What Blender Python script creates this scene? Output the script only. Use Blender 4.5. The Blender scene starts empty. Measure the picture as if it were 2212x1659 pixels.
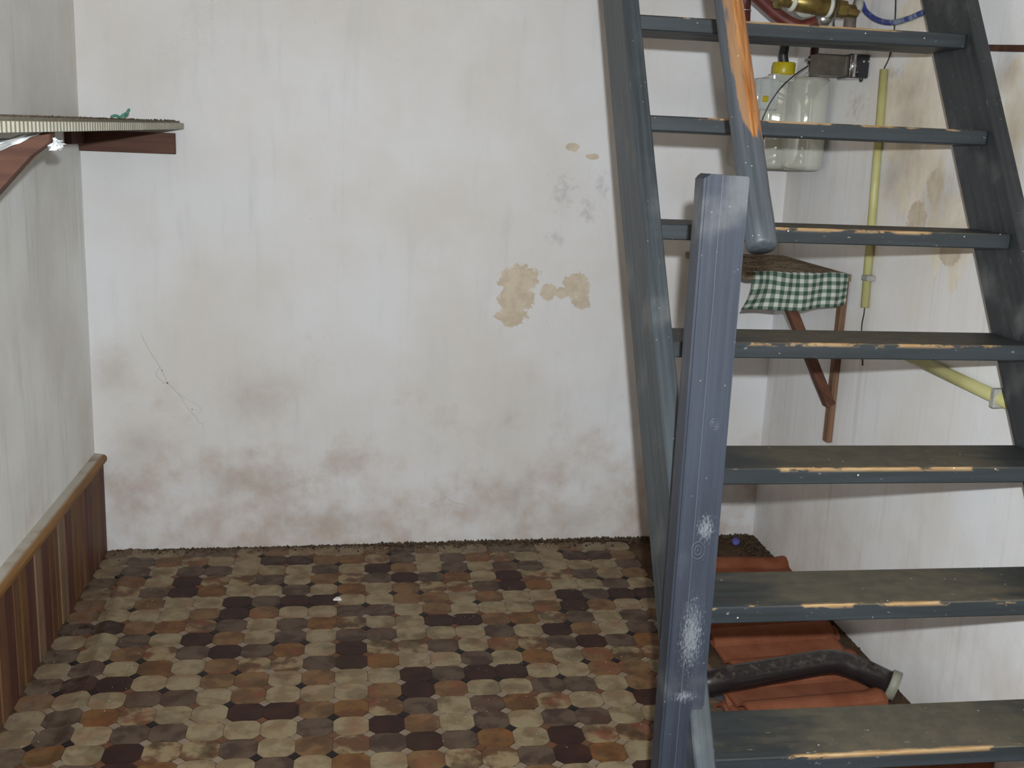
import bpy, bmesh, math, random
from mathutils import Vector, Matrix, noise as mn
random.seed(7)
SC = bpy.context.scene
COL = SC.collection

# ------------------------------------------------------------------ camera
W, H, FPX = 2212, 1659, 2297.8
EYE = Vector((0, 0, 1.5))
pi_, ya, ro = math.radians(12.51), math.radians(8.815), math.radians(2.337)
fwd = Vector((math.sin(ya)*math.cos(pi_), math.cos(ya)*math.cos(pi_), -math.sin(pi_)))
rg = Vector((math.cos(ya), -math.sin(ya), 0)); up = rg.cross(fwd)
RG = math.cos(ro)*rg + math.sin(ro)*up
UP = -math.sin(ro)*rg + math.cos(ro)*up
cam_d = bpy.data.cameras.new('camera'); cam = bpy.data.objects.new('camera', cam_d); COL.objects.link(cam)
cam_d.sensor_width = 36; cam_d.lens = FPX*36/W; cam_d.clip_start = .02
R3 = Matrix((RG, UP, -fwd)).transposed()
cam.matrix_world = Matrix.Translation(EYE) @ R3.to_4x4()
SC.camera = cam

def ray(u, v): return fwd + RG*(u-W/2)/FPX - UP*(v-H/2)/FPX
def atY(u, v, y): d = ray(u, v); return EYE + d*(y/d.y)
def atZ(u, v, z): d = ray(u, v); return EYE + d*((z-1.5)/d.z)
RW0, RWK = 1.622, .027                       # right wall: x = RW0 - RWK*(3.905-y)
def rwx(y): return RW0 - RWK*(3.905-y)
def atR(u, v, off=0):
    d = ray(u, v); t = (RW0-RWK*3.905-off)/(d.x-RWK*d.y); return EYE + d*t
def bwy(x): return 3.840 + (x+.907)*.0257    # back wall: y as a function of x

# ------------------------------------------------------------------ world, lights, exposure
wd = bpy.data.worlds.new('world'); SC.world = wd; wd.use_nodes = True
bg = wd.node_tree.nodes['Background']; bg.inputs[0].default_value = (1.0, .90, .70, 1); bg.inputs[1].default_value = 15
fl = bpy.data.lights.new('camera_flash', 'SPOT'); fl.spot_size = math.radians(118); fl.spot_blend = .6; fl.energy = 338; fl.shadow_soft_size = .012; fl.color = (.88, .95, 1.0)
flo = bpy.data.objects.new('camera_flash', fl); COL.objects.link(flo); flo.location = (.028, -.01, 1.585)
flo.rotation_euler = (math.radians(84), 0, math.radians(-8.8))
SC.view_settings.view_transform = 'Standard'; SC.view_settings.look = 'None'
SC.view_settings.exposure = 0; SC.view_settings.gamma = 1; SC.view_settings.use_curve_mapping = False

# ------------------------------------------------------------------ material helpers
class MT:
    def __init__(s, name, rough=.7, spec=.3):
        s.m = bpy.data.materials.new(name); s.m.use_nodes = True; s.t = s.m.node_tree; s.n = s.t.nodes
        s.b = s.n['Principled BSDF']; s.b.inputs['Roughness'].default_value = rough
        s.b.inputs['Specular IOR Level'].default_value = spec
        s.g = None
    def put(s, sock, v):
        if isinstance(v, bpy.types.NodeSocket): s.t.links.new(v, sock)
        else:
            if hasattr(sock.default_value, '__len__') and not hasattr(v, '__len__'): v = (v,)*len(sock.default_value)
            if hasattr(v, '__len__') and len(v) == 3 and len(sock.default_value) == 4: v = (*v, 1)
            sock.default_value = v
    def nd(s, typ, ins={}, out=0, **at):
        n = s.n.new(typ)
        for k, v in at.items(): setattr(n, k, v)
        for k, v in ins.items(): s.put(n.inputs[k], v)
        return n.outputs[out]
    def pos(s):
        if s.g is None: s.g = s.n.new('ShaderNodeNewGeometry')
        return s.g.outputs['Position']
    def nrm(s): s.pos(); return s.g.outputs['Normal']
    def obj(s):
        if not hasattr(s, 'tc'): s.tc = s.n.new('ShaderNodeTexCoord')
        return s.tc.outputs['Object']
    def uv(s): s.obj(); return s.tc.outputs['UV']
    def rnd(s): return s.nd('ShaderNodeObjectInfo', out='Random')
    def sep(s, v):
        n = s.n.new('ShaderNodeSeparateXYZ'); s.put(n.inputs[0], v); return n.outputs
    def com(s, x=0, y=0, z=0): return s.nd('ShaderNodeCombineXYZ', {0: x, 1: y, 2: z})
    def f(s, op, a, b=0, c=0): return s.nd('ShaderNodeMath', {0: a, 1: b, 2: c}, operation=op)
    def vm(s, op, a, b=(0, 0, 0)): return s.nd('ShaderNodeVectorMath', {0: a, 1: b}, operation=op)
    def noise(s, vec, sc=5, det=4, rough=.55, dist=0):
        return s.nd('ShaderNodeTexNoise', {'Vector': vec, 'Scale': sc, 'Detail': det, 'Roughness': rough, 'Distortion': dist})
    def vor(s, vec, sc=5, feat='F1', out=0):
        return s.nd('ShaderNodeTexVoronoi', {'Vector': vec, 'Scale': sc}, out=out, feature=feat)
    def step(s, v, a, b, lo=0, hi=1):
        return s.nd('ShaderNodeMapRange', {0: v, 1: a, 2: b, 3: lo, 4: hi}, interpolation_type='SMOOTHSTEP')
    def mix(s, fac, a, b):
        n = s.n.new('ShaderNodeMix'); n.data_type = 'RGBA'
        s.put(n.inputs[0], fac); s.put(n.inputs[6], a); s.put(n.inputs[7], b); return n.outputs[2]
    def blob(s, a, b, ca, cb, ra, rb):      # 1 in the centre, 0 on the rim, negative outside
        x = s.f('MULTIPLY', s.f('SUBTRACT', a, ca), 1/ra); y = s.f('MULTIPLY', s.f('SUBTRACT', b, cb), 1/rb)
        d = s.f('SQRT', s.f('ADD', s.f('MULTIPLY', x, x), s.f('MULTIPLY', y, y)))
        return s.f('SUBTRACT', 1, d)
    def blobs(s, a, b, L):
        r = None
        for q in L:
            v = s.blob(a, b, *q); r = v if r is None else s.f('MAXIMUM', r, v)
        return r
    def bump(s, h, strength=.3, dist=.005):
        s.put(s.b.inputs['Normal'], s.nd('ShaderNodeBump', {'Height': h, 'Strength': strength, 'Distance': dist}))
    def col(s, c): s.put(s.b.inputs['Base Color'], c); return s
    def rough(s, v): s.put(s.b.inputs['Roughness'], v); return s
def lin(r, g, b): return tuple(((c/255+.055)/1.055)**2.4 if c > 10 else c/255/12.92 for c in (r, g, b))

def simple(name, c1, c2, sc=20, rough=.6, spec=.3, metal=0, bump=.0):
    m = MT(name, rough, spec); m.b.inputs['Metallic'].default_value = metal
    n = m.noise(m.obj(), sc, 4); m.col(m.mix(m.step(n, .3, .7), c1, c2))
    if bump: m.bump(n, bump, .004)
    return m.m

def plaster(name, base, warm, streak, hax, patches=(), stains=(), smudges=(), low=.5, sk=.42, flakes=(), streakdir=(9, 9, 1.2)):
    m = MT(name, .85, .15); P = m.pos(); s = m.sep(P); A = s[hax]; Z = s[2]
    c = m.mix(m.step(m.noise(P, 2.2, 5), .3, .72), base, warm)
    st = m.noise(m.vm('MULTIPLY', P, streakdir), 2.4, 5, .6)
    c = m.mix(m.f('MULTIPLY', m.step(st, .5, .8), .55), c, streak)
    # grey-brown stain towards the floor, broken up by noise, plus painted light fall-off
    dn = m.f('ADD', m.step(Z, 1.0, 0, 0, .55), m.f('MULTIPLY', m.f('SUBTRACT', m.noise(P, 5.5, 6, .62), .5), 1.5))
    c = m.mix(m.f('MULTIPLY', m.step(dn, .25, .9), low), c, lin(168, 142, 122))
    if flakes:
        v = m.f('ADD', m.blobs(A, Z, flakes), m.f('MULTIPLY', m.f('SUBTRACT', m.noise(m.vm('MULTIPLY', P, (13, 13, 6.5)), 1, 6, .66), .5), 3.4))
        fc = m.mix(m.step(m.noise(m.vm('MULTIPLY', P, (30, 30, 16)), 1, 5, .6), .35, .65), lin(222, 210, 188), lin(230, 220, 203))
        c = m.mix(m.f('MULTIPLY', m.step(v, .22, .42), .9), c, fc)
    n3 = m.noise(P, 17, 5, .65)
    if stains:
        v = m.blobs(A, Z, stains)
        v = m.f('ADD', v, m.f('MULTIPLY', m.f('SUBTRACT', n3, .5), 1.1))
        c = m.mix(m.f('MULTIPLY', m.step(v, -.25, 1.3), sk), c, lin(158, 142, 122))
    if smudges:
        v = m.blobs(A, Z, smudges)
        v = m.f('ADD', v, m.f('MULTIPLY', m.f('SUBTRACT', m.noise(P, 45, 4), .5), 2.6))
        c = m.mix(m.f('MULTIPLY', m.step(v, .3, 1.3), .35), c, lin(150, 142, 140))
    h = m.f('ADD', m.f('MULTIPLY', m.noise(P, 60, 4), .35), m.noise(P, 9, 3))
    if patches:
        v = m.blobs(A, Z, patches)
        v = m.f('ADD', v, m.f('MULTIPLY', m.f('SUBTRACT', m.noise(P, 38, 5, .7), .5), 1.25))
        k = m.step(v, .10, .14)
        pc = m.mix(m.step(m.noise(P, 30, 4), .35, .65), lin(190, 175, 154), lin(204, 190, 170))
        c = m.mix(k, c, pc); h = m.f('SUBTRACT', h, m.f('MULTIPLY', k, .9))
    sp = m.step(m.vor(P, 13), .035, .015)
    c = m.mix(m.f('MULTIPLY', sp, .35), c, lin(120, 105, 95))
    m.col(c); m.bump(h, .28, .006)
    return m.m

def px_blob(u, v, ru, rv, fn):
    p = fn(u, v); q = fn(u+ru, v); r = fn(u, v+rv)
    return p, abs((q-p).length), abs((r-p).length)
def onback(u, v):
    d = ray(u, v); t = (3.840+.907*.0257)/(d.y-.0257*d.x); return EYE + d*t
def bb(L): return [(p.x, p.z, a, b) for p, a, b in (px_blob(*q, onback) for q in L)]
def rb(L): return [(p.y, p.z, a*1.0, b) for p, a, b in (px_blob(*q, atR) for q in L)]

# plaster colours
m_back = plaster('plaster_back', lin(216, 215, 216), lin(208, 203, 198), lin(196, 196, 196), 0,
    patches=bb([(1122, 603, 50, 34), (1112, 645, 44, 36), (1106, 682, 38, 26), (1186, 630, 22, 20), (1212, 632, 22, 14), (1246, 617, 32, 32), (1256, 652, 22, 18),
                (1237, 318, 18, 11), (1280, 338, 16, 7)]),
    stains=bb([(560, 860, 110, 80), (240, 800, 70, 70), (1108, 1085, 70, 70), (300, 960, 80, 60), (700, 1130, 160, 40), (520, 1040, 120, 40), (1420, 1000, 60, 90), (1250, 1120, 100, 40)]),
    smudges=bb([(1215, 410, 50, 60), (1200, 515, 34, 26), (1300, 400, 30, 50), (1270, 460, 40, 50)]), low=.72, sk=.42)  # low is raised so the colour imitates weaker flash light near the floor
m_left = plaster('plaster_left', lin(236, 237, 234), lin(220, 217, 210), lin(200, 200, 192), 1, low=.35)
m_right = plaster('plaster_right', lin(229, 229, 230), lin(221, 215, 208), lin(200, 192, 182), 1,
    stains=rb([(1960, 300, 60, 170), (2030, 420, 60, 110), (2060, 520, 50, 60), (2170, 160, 50, 60), (1930, 380, 40, 90), (2190, 300, 40, 160), (1960, 200, 60, 60)]),
    patches=rb([(2050, 545, 26, 30), (1980, 470, 24, 40), (2020, 400, 22, 40)]),
    smudges=rb([(1850, 230, 40, 60), (1930, 160, 50, 30), (2160, 330, 50, 60)]), low=.3, streakdir=(14, 14, .7), sk=.6, flakes=rb([(1985, 270, 130, 230), (2060, 500, 100, 120), (2185, 260, 70, 150), (1980, 40, 60, 90)]))

def paint(name, base, dark, axis=2, scuff=.5, knots=(), scuffs=(), lines=()):
    m = MT(name, .48, .45); P = m.obj(); s = m.sep(P)
    k = [60, 60, 60]; k[axis] = 2.5
    st = m.noise(m.vm('MULTIPLY', P, tuple(k)), 1, 5, .6)
    c = m.mix(m.step(st, .3, .72), dark, base)
    c = m.mix(m.f('MULTIPLY', m.step(m.noise(P, 6, 5), .52, .75), .4), c, lin(118, 118, 116))
    k2 = [260, 260, 260]; k2[axis] = 26
    fl_ = m.noise(m.vm('MULTIPLY', P, tuple(k2)), 1, 3, .6)
    area = m.noise(P, 5.5, 3)
    c = m.mix(m.f('MULTIPLY', m.step(m.f('ADD', fl_, m.f('MULTIPLY', area, .5)), .93, 1.02), scuff), c, lin(104, 110, 114))
    c = m.mix(m.f('MULTIPLY', m.step(m.vor(P, 42), .075, .045), scuff), c, lin(140, 142, 138))
    h = st
    for (x, z, rx, rz) in scuffs:
        v = m.f('ADD', m.blob(s[0], s[axis], x, z, rx, rz), m.f('MULTIPLY', m.f('SUBTRACT', m.noise(m.vm('MULTIPLY', P, (330, 330, 120)), 1, 4, .7), .5), 2.6))
        c = m.mix(m.f('MULTIPLY', m.step(v, .35, .95), .75), c, lin(112, 116, 120))
    for (x, z, r) in knots:
        dd = m.blob(s[0], s[axis], x, z, r, r*1.35)
        ring = m.f('SINE', m.f('MULTIPLY', dd, 15))
        c = m.mix(m.f('MULTIPLY', m.f('MULTIPLY', m.step(dd, -.3, .1), m.step(ring, .4, 1)), .28), c, lin(90, 94, 102))
        h = m.f('ADD', h, m.f('MULTIPLY', m.f('MULTIPLY', m.step(dd, -.3, .1), ring), .6))
    for (x, w_) in lines:
        xx = m.f('ADD', s[0], m.f('MULTIPLY', m.f('SUBTRACT', m.noise(m.com(0, 0, s[axis]), 5, 2), .5), .004))
        d = m.f('ABSOLUTE', m.f('SUBTRACT', xx, x))
        c = m.mix(m.f('MULTIPLY', m.step(d, w_, w_*.3), .45), c, lin(108, 112, 120))
    m.col(c); m.bump(h, .25, .002)
    return m.m
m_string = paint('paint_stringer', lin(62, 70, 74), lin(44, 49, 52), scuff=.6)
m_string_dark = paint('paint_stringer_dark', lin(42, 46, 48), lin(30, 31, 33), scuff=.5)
m_post = paint('paint_post', lin(50, 55, 65), lin(38, 42, 51), scuff=.35,
    knots=((.040, .835, .013), (.050, 1.06, .008)), scuffs=((.040, .675, .034, .11), (.050, .875, .026, .04), (.036, .56, .03, .02)), lines=((.030, .0006),))

def tread_mat(worn):
    m = MT('paint_tread_%s' % ('worn' if worn else 'plain'), .55, .4); P = m.obj(); s = m.sep(P)
    Q = m.vm('ADD', P, m.vm('MULTIPLY', m.nd('ShaderNodeObjectInfo', out='Location'), (0, 7, 3)))
    st = m.noise(m.vm('MULTIPLY', Q, (3, 60, 60)), 1, 5)
    c = m.mix(m.step(st, .3, .7), lin(34, 38, 40), lin(43, 49, 53))
    top = m.step(m.sep(m.nrm())[2], .5, .8)
    # dust and bare wood worn into the walked part of the top
    mid = m.f('MULTIPLY', m.step(s[0], .02, .28), m.step(s[0], .81, .55))
    wn = m.f('ADD', m.f('MULTIPLY', mid, .55), m.f('MULTIPLY', m.f('SUBTRACT', m.noise(m.vm('MULTIPLY', Q, (5, 14, 5)), 1, 5, .65), .5), 1.7))
    dust = m.mix(m.step(m.noise(Q, 30, 4), .35, .65), lin(77, 71, 59), lin(91, 83, 66))
    c = m.mix(m.f('MULTIPLY', top, m.f('MULTIPLY', m.step(wn, .02, .6), .95 if worn else .6)), c, dust)
    c = m.mix(m.f('MULTIPLY', top, .25), c, lin(55, 54, 48))
    # paint worn through along the nosing
    en = m.noise(m.vm('MULTIPLY', Q, (11, 30, 30)), 1, 4, .65)
    edge = m.f('MULTIPLY', m.step(m.f('ADD', s[1], m.f('MULTIPLY', m.noise(m.vm('MULTIPLY', Q, (35, 1, 1)), 1, 4), .012)), .0165 if worn else .0125, .0075), m.step(s[2], -.010 if worn else -.006, -.0015))
    k = m.f('MULTIPLY', edge, m.step(m.f('ADD', en, m.f('MULTIPLY', mid, .15)), .58, .66))
    wood = m.mix(m.step(m.noise(m.vm('MULTIPLY', Q, (20, 200, 200)), 1, 3), .35, .65), lin(147, 113, 73), lin(163, 136, 98))
    c = m.mix(k, c, wood)
    c = m.mix(m.f('MULTIPLY', m.step(m.vor(Q, 26), .06, .035), .8), c, lin(200, 200, 190))
    fk = m.noise(m.vm('MULTIPLY', Q, (40, 110, 110)), 1, 4, .7)
    c = m.mix(m.f('MULTIPLY', m.step(fk, .66, .72), .5), c, lin(168, 172, 166))
    m.col(c); m.bump(m.f('ADD', st, m.f('MULTIPLY', k, -1)), .25, .002)
    m.rough(m.step(wn, .2, .8, .5, .8))
    return m.m
m_tread = tread_mat(True); m_tread2 = tread_mat(False)

def wood(name, c1, c2, axis=2, sc=1, rough=.6, spec=.3):
    m = MT(name, rough, spec); P = m.obj(); k = [45*sc]*3; k[axis] = 2.2*sc
    Q = m.vm('ADD', P, m.vm('MULTIPLY', m.nd('ShaderNodeObjectInfo', out='Location'), (3, 5, 7)))
    n = m.noise(m.vm('MULTIPLY', Q, tuple(k)), 1, 5, .6, .4)
    c = m.mix(m.step(n, .3, .7), c1, c2)
    c = m.mix(m.f('MULTIPLY', m.step(m.noise(Q, 9, 4), .5, .75), .35), c, tuple(x*.5 for x in c1))
    m.col(c); m.bump(n, .2, .002); return m.m

m_ceil = wood('ceiling_wood', lin(120, 88, 58), lin(140, 106, 74), 1)

# handrail: dark paint with a long bare strip of orange wood
mm = MT('handrail_paint', .5, .4); P = mm.obj(); s = mm.sep(P)
st = mm.noise(mm.vm('MULTIPLY', P, (90, 90, 3)), 1, 5, .6)
c = mm.mix(mm.step(st, .3, .7), lin(48, 54, 57), lin(69, 73, 79))
wv = mm.f('ADD', mm.step(s[2], .14, .28), mm.f('MULTIPLY', mm.f('SUBTRACT', mm.noise(mm.vm('MULTIPLY', P, (70, 70, 7)), 1, 5, .65), .5), 1.1))
side = mm.f('ADD', mm.f('MULTIPLY', s[0], 26), mm.f('MULTIPLY', s[1], -20))
wv = mm.f('ADD', wv, mm.f('MINIMUM', mm.f('SUBTRACT', side, .18), .3))
og = mm.mix(mm.step(mm.noise(mm.vm('MULTIPLY', P, (160, 160, 9)), 1, 4, .6), .35, .65), lin(116, 68, 26), lin(151, 106, 63))
og = mm.mix(mm.f('MULTIPLY', mm.step(mm.noise(mm.vm('MULTIPLY', P, (220, 220, 30)), 1, 3), .62, .7), .6), og, lin(60, 44, 30))
og = mm.mix(mm.f('MULTIPLY', mm.step(mm.f('ADD', mm.f('MULTIPLY', s[0], 40), mm.f('MULTIPLY', mm.noise(mm.vm('MULTIPLY', P, (120, 120, 10)), 1, 3), 1.2)), .75, .25), .8), og, lin(116, 92, 70))
c = mm.mix(mm.step(wv, .66, .82), c, og)
c = mm.mix(mm.f('MULTIPLY', mm.step(mm.vor(P, 45), .06, .03), .7), c, lin(180, 184, 180))
mm.col(c); mm.bump(st, .3, .002); m_rail = mm.m

m_board = [wood('wainscot_wood_%s' % n, lin(*a), lin(*b), 2) for n, a, b in (
    ('brown', (84, 54, 36), (108, 76, 52)), ('red', (72, 42, 34), (94, 58, 44)), ('pale', (108, 86, 66), (128, 104, 82)), ('ochre', (88, 60, 32), (112, 80, 46)))]
mm = MT('cap_rail_wood', .6, .3); P = mm.pos(); n = mm.noise(mm.vm('MULTIPLY', P, (60, 4, 60)), 1, 5)
c = mm.mix(mm.step(n, .3, .7), lin(113, 76, 35), lin(138, 100, 53))
tp = mm.f('MULTIPLY', mm.step(mm.sep(P)[0], -.872, -.885), mm.step(mm.noise(P, 7, 4), .3, .55, .35, .95))
c = mm.mix(tp, c, lin(178, 172, 160)); mm.col(c); m_cap = mm.m
m_brown = wood('brown_wood', lin(74, 44, 32), lin(96, 62, 45), 0)
m_brown2 = wood('bracket_wood', lin(94, 65, 49), lin(124, 94, 71), 2)

# clay floor tile print: six colour families
def tilem(name, a, b, c3, rust=.3):
    m = MT('floor_tile_'+name, .6, .25); P = m.pos()
    Q = m.vm('ADD', P, m.vm('MULTIPLY', m.nd('ShaderNodeObjectInfo', out='Location'), (1.7, 2.3, 0)))
    c = m.mix(m.step(m.noise(Q, 15, 3), .42, .60), a, b)
    c = m.mix(m.f('MULTIPLY', m.step(m.noise(m.vm('ADD', Q, (7, 3, 1)), 10, 3), .5, .68), rust), c, c3)
    c = m.mix(m.f('MULTIPLY', m.step(m.noise(m.vm('ADD', Q, (2, 9, 4)), 9, 3), .52, .64), rust*.8), c, lin(58, 46, 30))
    c = m.mix(m.f('MULTIPLY', m.step(m.noise(P, 160, 3), .5, .75), .35), c, tuple(x*.45 for x in a))
    # grey grit lying by the skirting and the back wall
    s = m.sep(P)
    g = m.f('MAXIMUM', m.step(s[0], -.66, -.86), m.f('MAXIMUM', m.step(s[1], 3.60, 3.86), m.f('MULTIPLY', m.step(s[0], .85, 1.1), .6)))
    g = m.f('MULTIPLY', g, m.step(m.noise(P, 22, 5, .7), .35, .62))
    c = m.mix(m.f('MULTIPLY', g, .65), c, lin(112, 98, 84))
    m.col(c); m.bump(m.noise(P, 70, 3), .15, .002); return m.m
TM = {'D': tilem('dark', lin(52, 29, 23), lin(43, 24, 20), lin(70, 38, 26), .5),
      'C': tilem('cream', lin(142, 127, 99), lin(122, 104, 78), lin(132, 94, 68), .45),
      'T': tilem('tan', lin(116, 88, 58), lin(96, 70, 46), lin(120, 68, 46), .6),
      'O': tilem('ochre', lin(112, 79, 44), lin(92, 60, 35), lin(124, 74, 40), .6),
      'G': tilem('grey', lin(90, 74, 60), lin(66, 50, 41), lin(86, 56, 42), .5),
      'M': tilem('mixed', lin(140, 122, 92), lin(92, 64, 42), lin(112, 62, 44), .8)}
m_dk = simple('floor_inset_dark', lin(31, 21, 23), lin(23, 17, 17), 30, .6)
m_pk = simple('floor_inset_cream', lin(135, 119, 102), lin(123, 107, 87), 30, .6)
m_ru = simple('floor_inset_rust', lin(92, 56, 39), lin(99, 68, 47), 30, .6)
mm = MT('floor_base', .9, .1); P = mm.pos(); n = mm.noise(P, 9, 6, .65)
c = mm.mix(mm.step(n, .3, .7), lin(65, 49, 38), lin(89, 71, 55)); c = mm.mix(mm.f('MULTIPLY', mm.step(mm.noise(P, 70, 4), .5, .7), .5), c, lin(48, 36, 29))
mm.col(c); mm.bump(n, .4, .006); m_floor = mm.m
m_soil = simple('soil_crumbs', lin(59, 47, 37), lin(91, 79, 64), 60, .95, .1)
m_white = simple('plaster_crumbs', lin(206, 200, 190), lin(225, 220, 212), 60, .9, .2)

# ------------------------------------------------------------------ geometry helpers
MW = {}
def link(name, me, parent=None, M=None):
    o = bpy.data.objects.new(name, me); COL.objects.link(o)
    M = M if M is not None else (MW[parent.as_pointer()] if parent else Matrix.Identity(4))
    MW[o.as_pointer()] = M
    if parent:
        o.parent = parent; o.matrix_basis = MW[parent.as_pointer()].inverted() @ M
    else: o.matrix_basis = M
    return o
def tag(o, label=None, cat=None, group=None, kind=None):
    if label: o['label'] = label
    if cat: o['category'] = cat
    if group: o['group'] = group
    if kind: o['kind'] = kind
    return o
def empty(name, loc, label=None, cat=None, group=None, rot=None):
    M = Matrix.Translation(Vector(loc))
    if rot is not None: M = M @ rot
    return tag(link(name, None, None, M), label, cat, group)
def mesh(name, bm, mats, M=None, smooth=False):
    bmesh.ops.recalc_face_normals(bm, faces=bm.faces[:])
    if M is not None: bmesh.ops.transform(bm, matrix=M.inverted(), verts=bm.verts[:])
    me = bpy.data.meshes.new(name); bm.to_mesh(me); bm.free()
    for m in (mats if isinstance(mats, (list, tuple)) else [mats]): me.materials.append(m)
    if smooth:
        for p in me.polygons: p.use_smooth = True
    return me
def obj(name, bm, mat, parent=None, M=None, smooth=False):
    """bm holds world coordinates"""
    if M is None: M = MW[parent.as_pointer()] if parent else Matrix.Identity(4)
    me = mesh(name, bm, mat, M, smooth)
    return link(name, me, parent, M)
def NB(): return bmesh.new()
def box(bm, a, b, bev=0, M=None, seg=1, mi=0):
    a, b = Vector(a), Vector(b); c = (a+b)/2; d = b-a
    r = bmesh.ops.create_cube(bm, size=1, matrix=Matrix.Translation(c) @ Matrix.Diagonal((abs(d.x), abs(d.y), abs(d.z), 1)))
    vs = r['verts']; fs = {f for v in vs for f in v.link_faces}
    if bev:
        es = list({e for v in vs for e in v.link_edges})
        rr = bmesh.ops.bevel(bm, geom=es, offset=bev, segments=seg, affect='EDGES', profile=.5)
        vs = list({v for f in bm.faces for v in f.verts if v in set(rr['verts'])} | {v for v in vs if v.is_valid})
    if M is not None: bmesh.ops.transform(bm, matrix=M, verts=list({v for v in vs if v.is_valid}))
    return vs
def beam(bm, p, q, w, h, upv=(0, 0, 1), bev=.002):
    """rectangular bar from p to q, w across (along side), h along upv"""
    p, q = Vector(p), Vector(q); z = (q-p).normalized(); s = z.cross(Vector(upv)).normalized(); u = s.cross(z)
    M = Matrix((s, u, z)).transposed().to_4x4(); M.translation = p
    n0 = len(bm.verts)
    b2 = bmesh.new(); box(b2, (-w/2, -h/2, 0), (w/2, h/2, (q-p).length), bev); bmesh.ops.transform(b2, matrix=M, verts=b2.verts[:])
    t = bpy.data.meshes.new('t'); b2.to_mesh(t); b2.free(); bm.from_mesh(t); bpy.data.meshes.remove(t)
def prism(bm, pts, axis, a, b):
    def P(p, t):
        return {0: (t, p[0], p[1]), 1: (p[0], t, p[1]), 2: (p[0], p[1], t)}[axis]
    va = [bm.verts.new(P(p, a)) for p in pts]; vb = [bm.verts.new(P(p, b)) for p in pts]
    n = len(pts); bm.faces.new(va); bm.faces.new(vb[::-1])
    for i in range(n): bm.faces.new((va[i], va[(i+1) % n], vb[(i+1) % n], vb[i]))
def catmull(P, k=8):
    P = [Vector(p) for p in P]; Q = [P[0]*2-P[1]]+P+[P[-1]*2-P[-2]]; out = []
    for i in range(1, len(Q)-2):
        a, b, c, d = Q[i-1:i+3]
        for j in range(k):
            t = j/k; out.append(.5*((2*b)+(c-a)*t+(2*a-5*b+4*c-d)*t*t+(3*b-a-3*c+d)*t**3))
    out.append(P[-1]); return out
def tube(bm, pts, r, seg=12, caps=True, hollow=0):
    pts = [Vector(p) for p in pts]; rs = r if hasattr(r, '__len__') else [r]*len(pts)
    t0 = (pts[1]-pts[0]).normalized(); n = t0.orthogonal().normalized(); rings = []
    for i, p in enumerate(pts):
        t = (pts[min(i+1, len(pts)-1)]-pts[max(i-1, 0)]).normalized()
        n = (n-t*n.dot(t)).normalized(); b = t.cross(n)
        rings.append([bm.verts.new(p+(n*math.cos(a)+b*math.sin(a))*rs[i]) for a in [2*math.pi*j/seg for j in range(seg)]])
    for i in range(len(rings)-1):
        for j in range(seg): bm.faces.new((rings[i][j], rings[i][(j+1) % seg], rings[i+1][(j+1) % seg], rings[i+1][j]))
    if caps: bm.faces.new(rings[0][::-1]); bm.faces.new(rings[-1])
    return rings
def lathe(bm, c, axis, prof, seg=24):
    """prof: list of (t along axis, r)"""
    c = Vector(c); z = Vector(axis).normalized(); x = z.orthogonal().normalized(); y = z.cross(x); R = []
    for t, r in prof: R.append([bm.verts.new(c+z*t+(x*math.cos(a)+y*math.sin(a))*max(r, 1e-4)) for a in [2*math.pi*j/seg for j in range(seg)]])
    for i in range(len(R)-1):
        for j in range(seg): bm.faces.new((R[i][j], R[i][(j+1) % seg], R[i+1][(j+1) % seg], R[i+1][j]))
    bm.faces.new(R[0][::-1]); bm.faces.new(R[-1])

# ------------------------------------------------------------------ room shell
ZT = 2.45
bm = NB(); box(bm, (-.907, -.6, -.06), (1.66, 4.0, -.0005)); floor = tag(obj('floor', bm, m_floor), kind='structure')
bm = NB()
for z0, z1 in ((-.06, ZT+.02),):
    prism(bm, [(-1.05, bwy(-1.05)), (1.75, bwy(1.75)), (1.75, bwy(1.75)+.15), (-1.05, bwy(-1.05)+.15)], 2, z0, z1)
tag(obj('wall_back', bm, m_back), kind='structure')
bm = NB(); prism(bm, [(-1.05, -.6), (-.907, -.6), (-.907, 3.845), (-1.05, 3.845)], 2, -.06, ZT+.02); tag(obj('wall_left', bm, m_left), kind='structure')
bm = NB(); prism(bm, [(rwx(-.6), -.6), (1.8, -.6), (1.8, 3.93), (rwx(3.906), 3.906)], 2, -.06, ZT+.02); tag(obj('wall_right', bm, m_right), kind='structure')
bm = NB(); box(bm, (-1.05, -.6, ZT), (1.8, 4.05, ZT+.1)); tag(obj('ceiling', bm, m_ceil), kind='structure')

bm = NB(); wx0, wx1, wz0, wz1 = -.50, .74, 1.86, 2.13
for a, b in (((-1.05, -.75, -.06), (wx0, -.6, ZT+.02)), ((wx1, -.75, -.06), (1.8, -.6, ZT+.02)), ((wx0, -.75, -.06), (wx1, -.6, wz0)), ((wx0, -.75, wz1), (wx1, -.6, ZT+.02))): box(bm, a, b)
tag(obj('wall_front', bm, m_left), kind='structure')
bm = NB()
for a, b in (((wx0, -.72, wz0), (wx0+.035, -.66, wz1)), ((wx1-.035, -.72, wz0), (wx1, -.66, wz1)), ((wx0+.035, -.72, wz0), (wx1-.035, -.66, wz0+.035)), ((wx0+.035, -.72, wz1-.035), (wx1-.035, -.66, wz1))): box(bm, a, b, .003)
tag(obj('window_1', bm, m_white), kind='structure')

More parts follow.
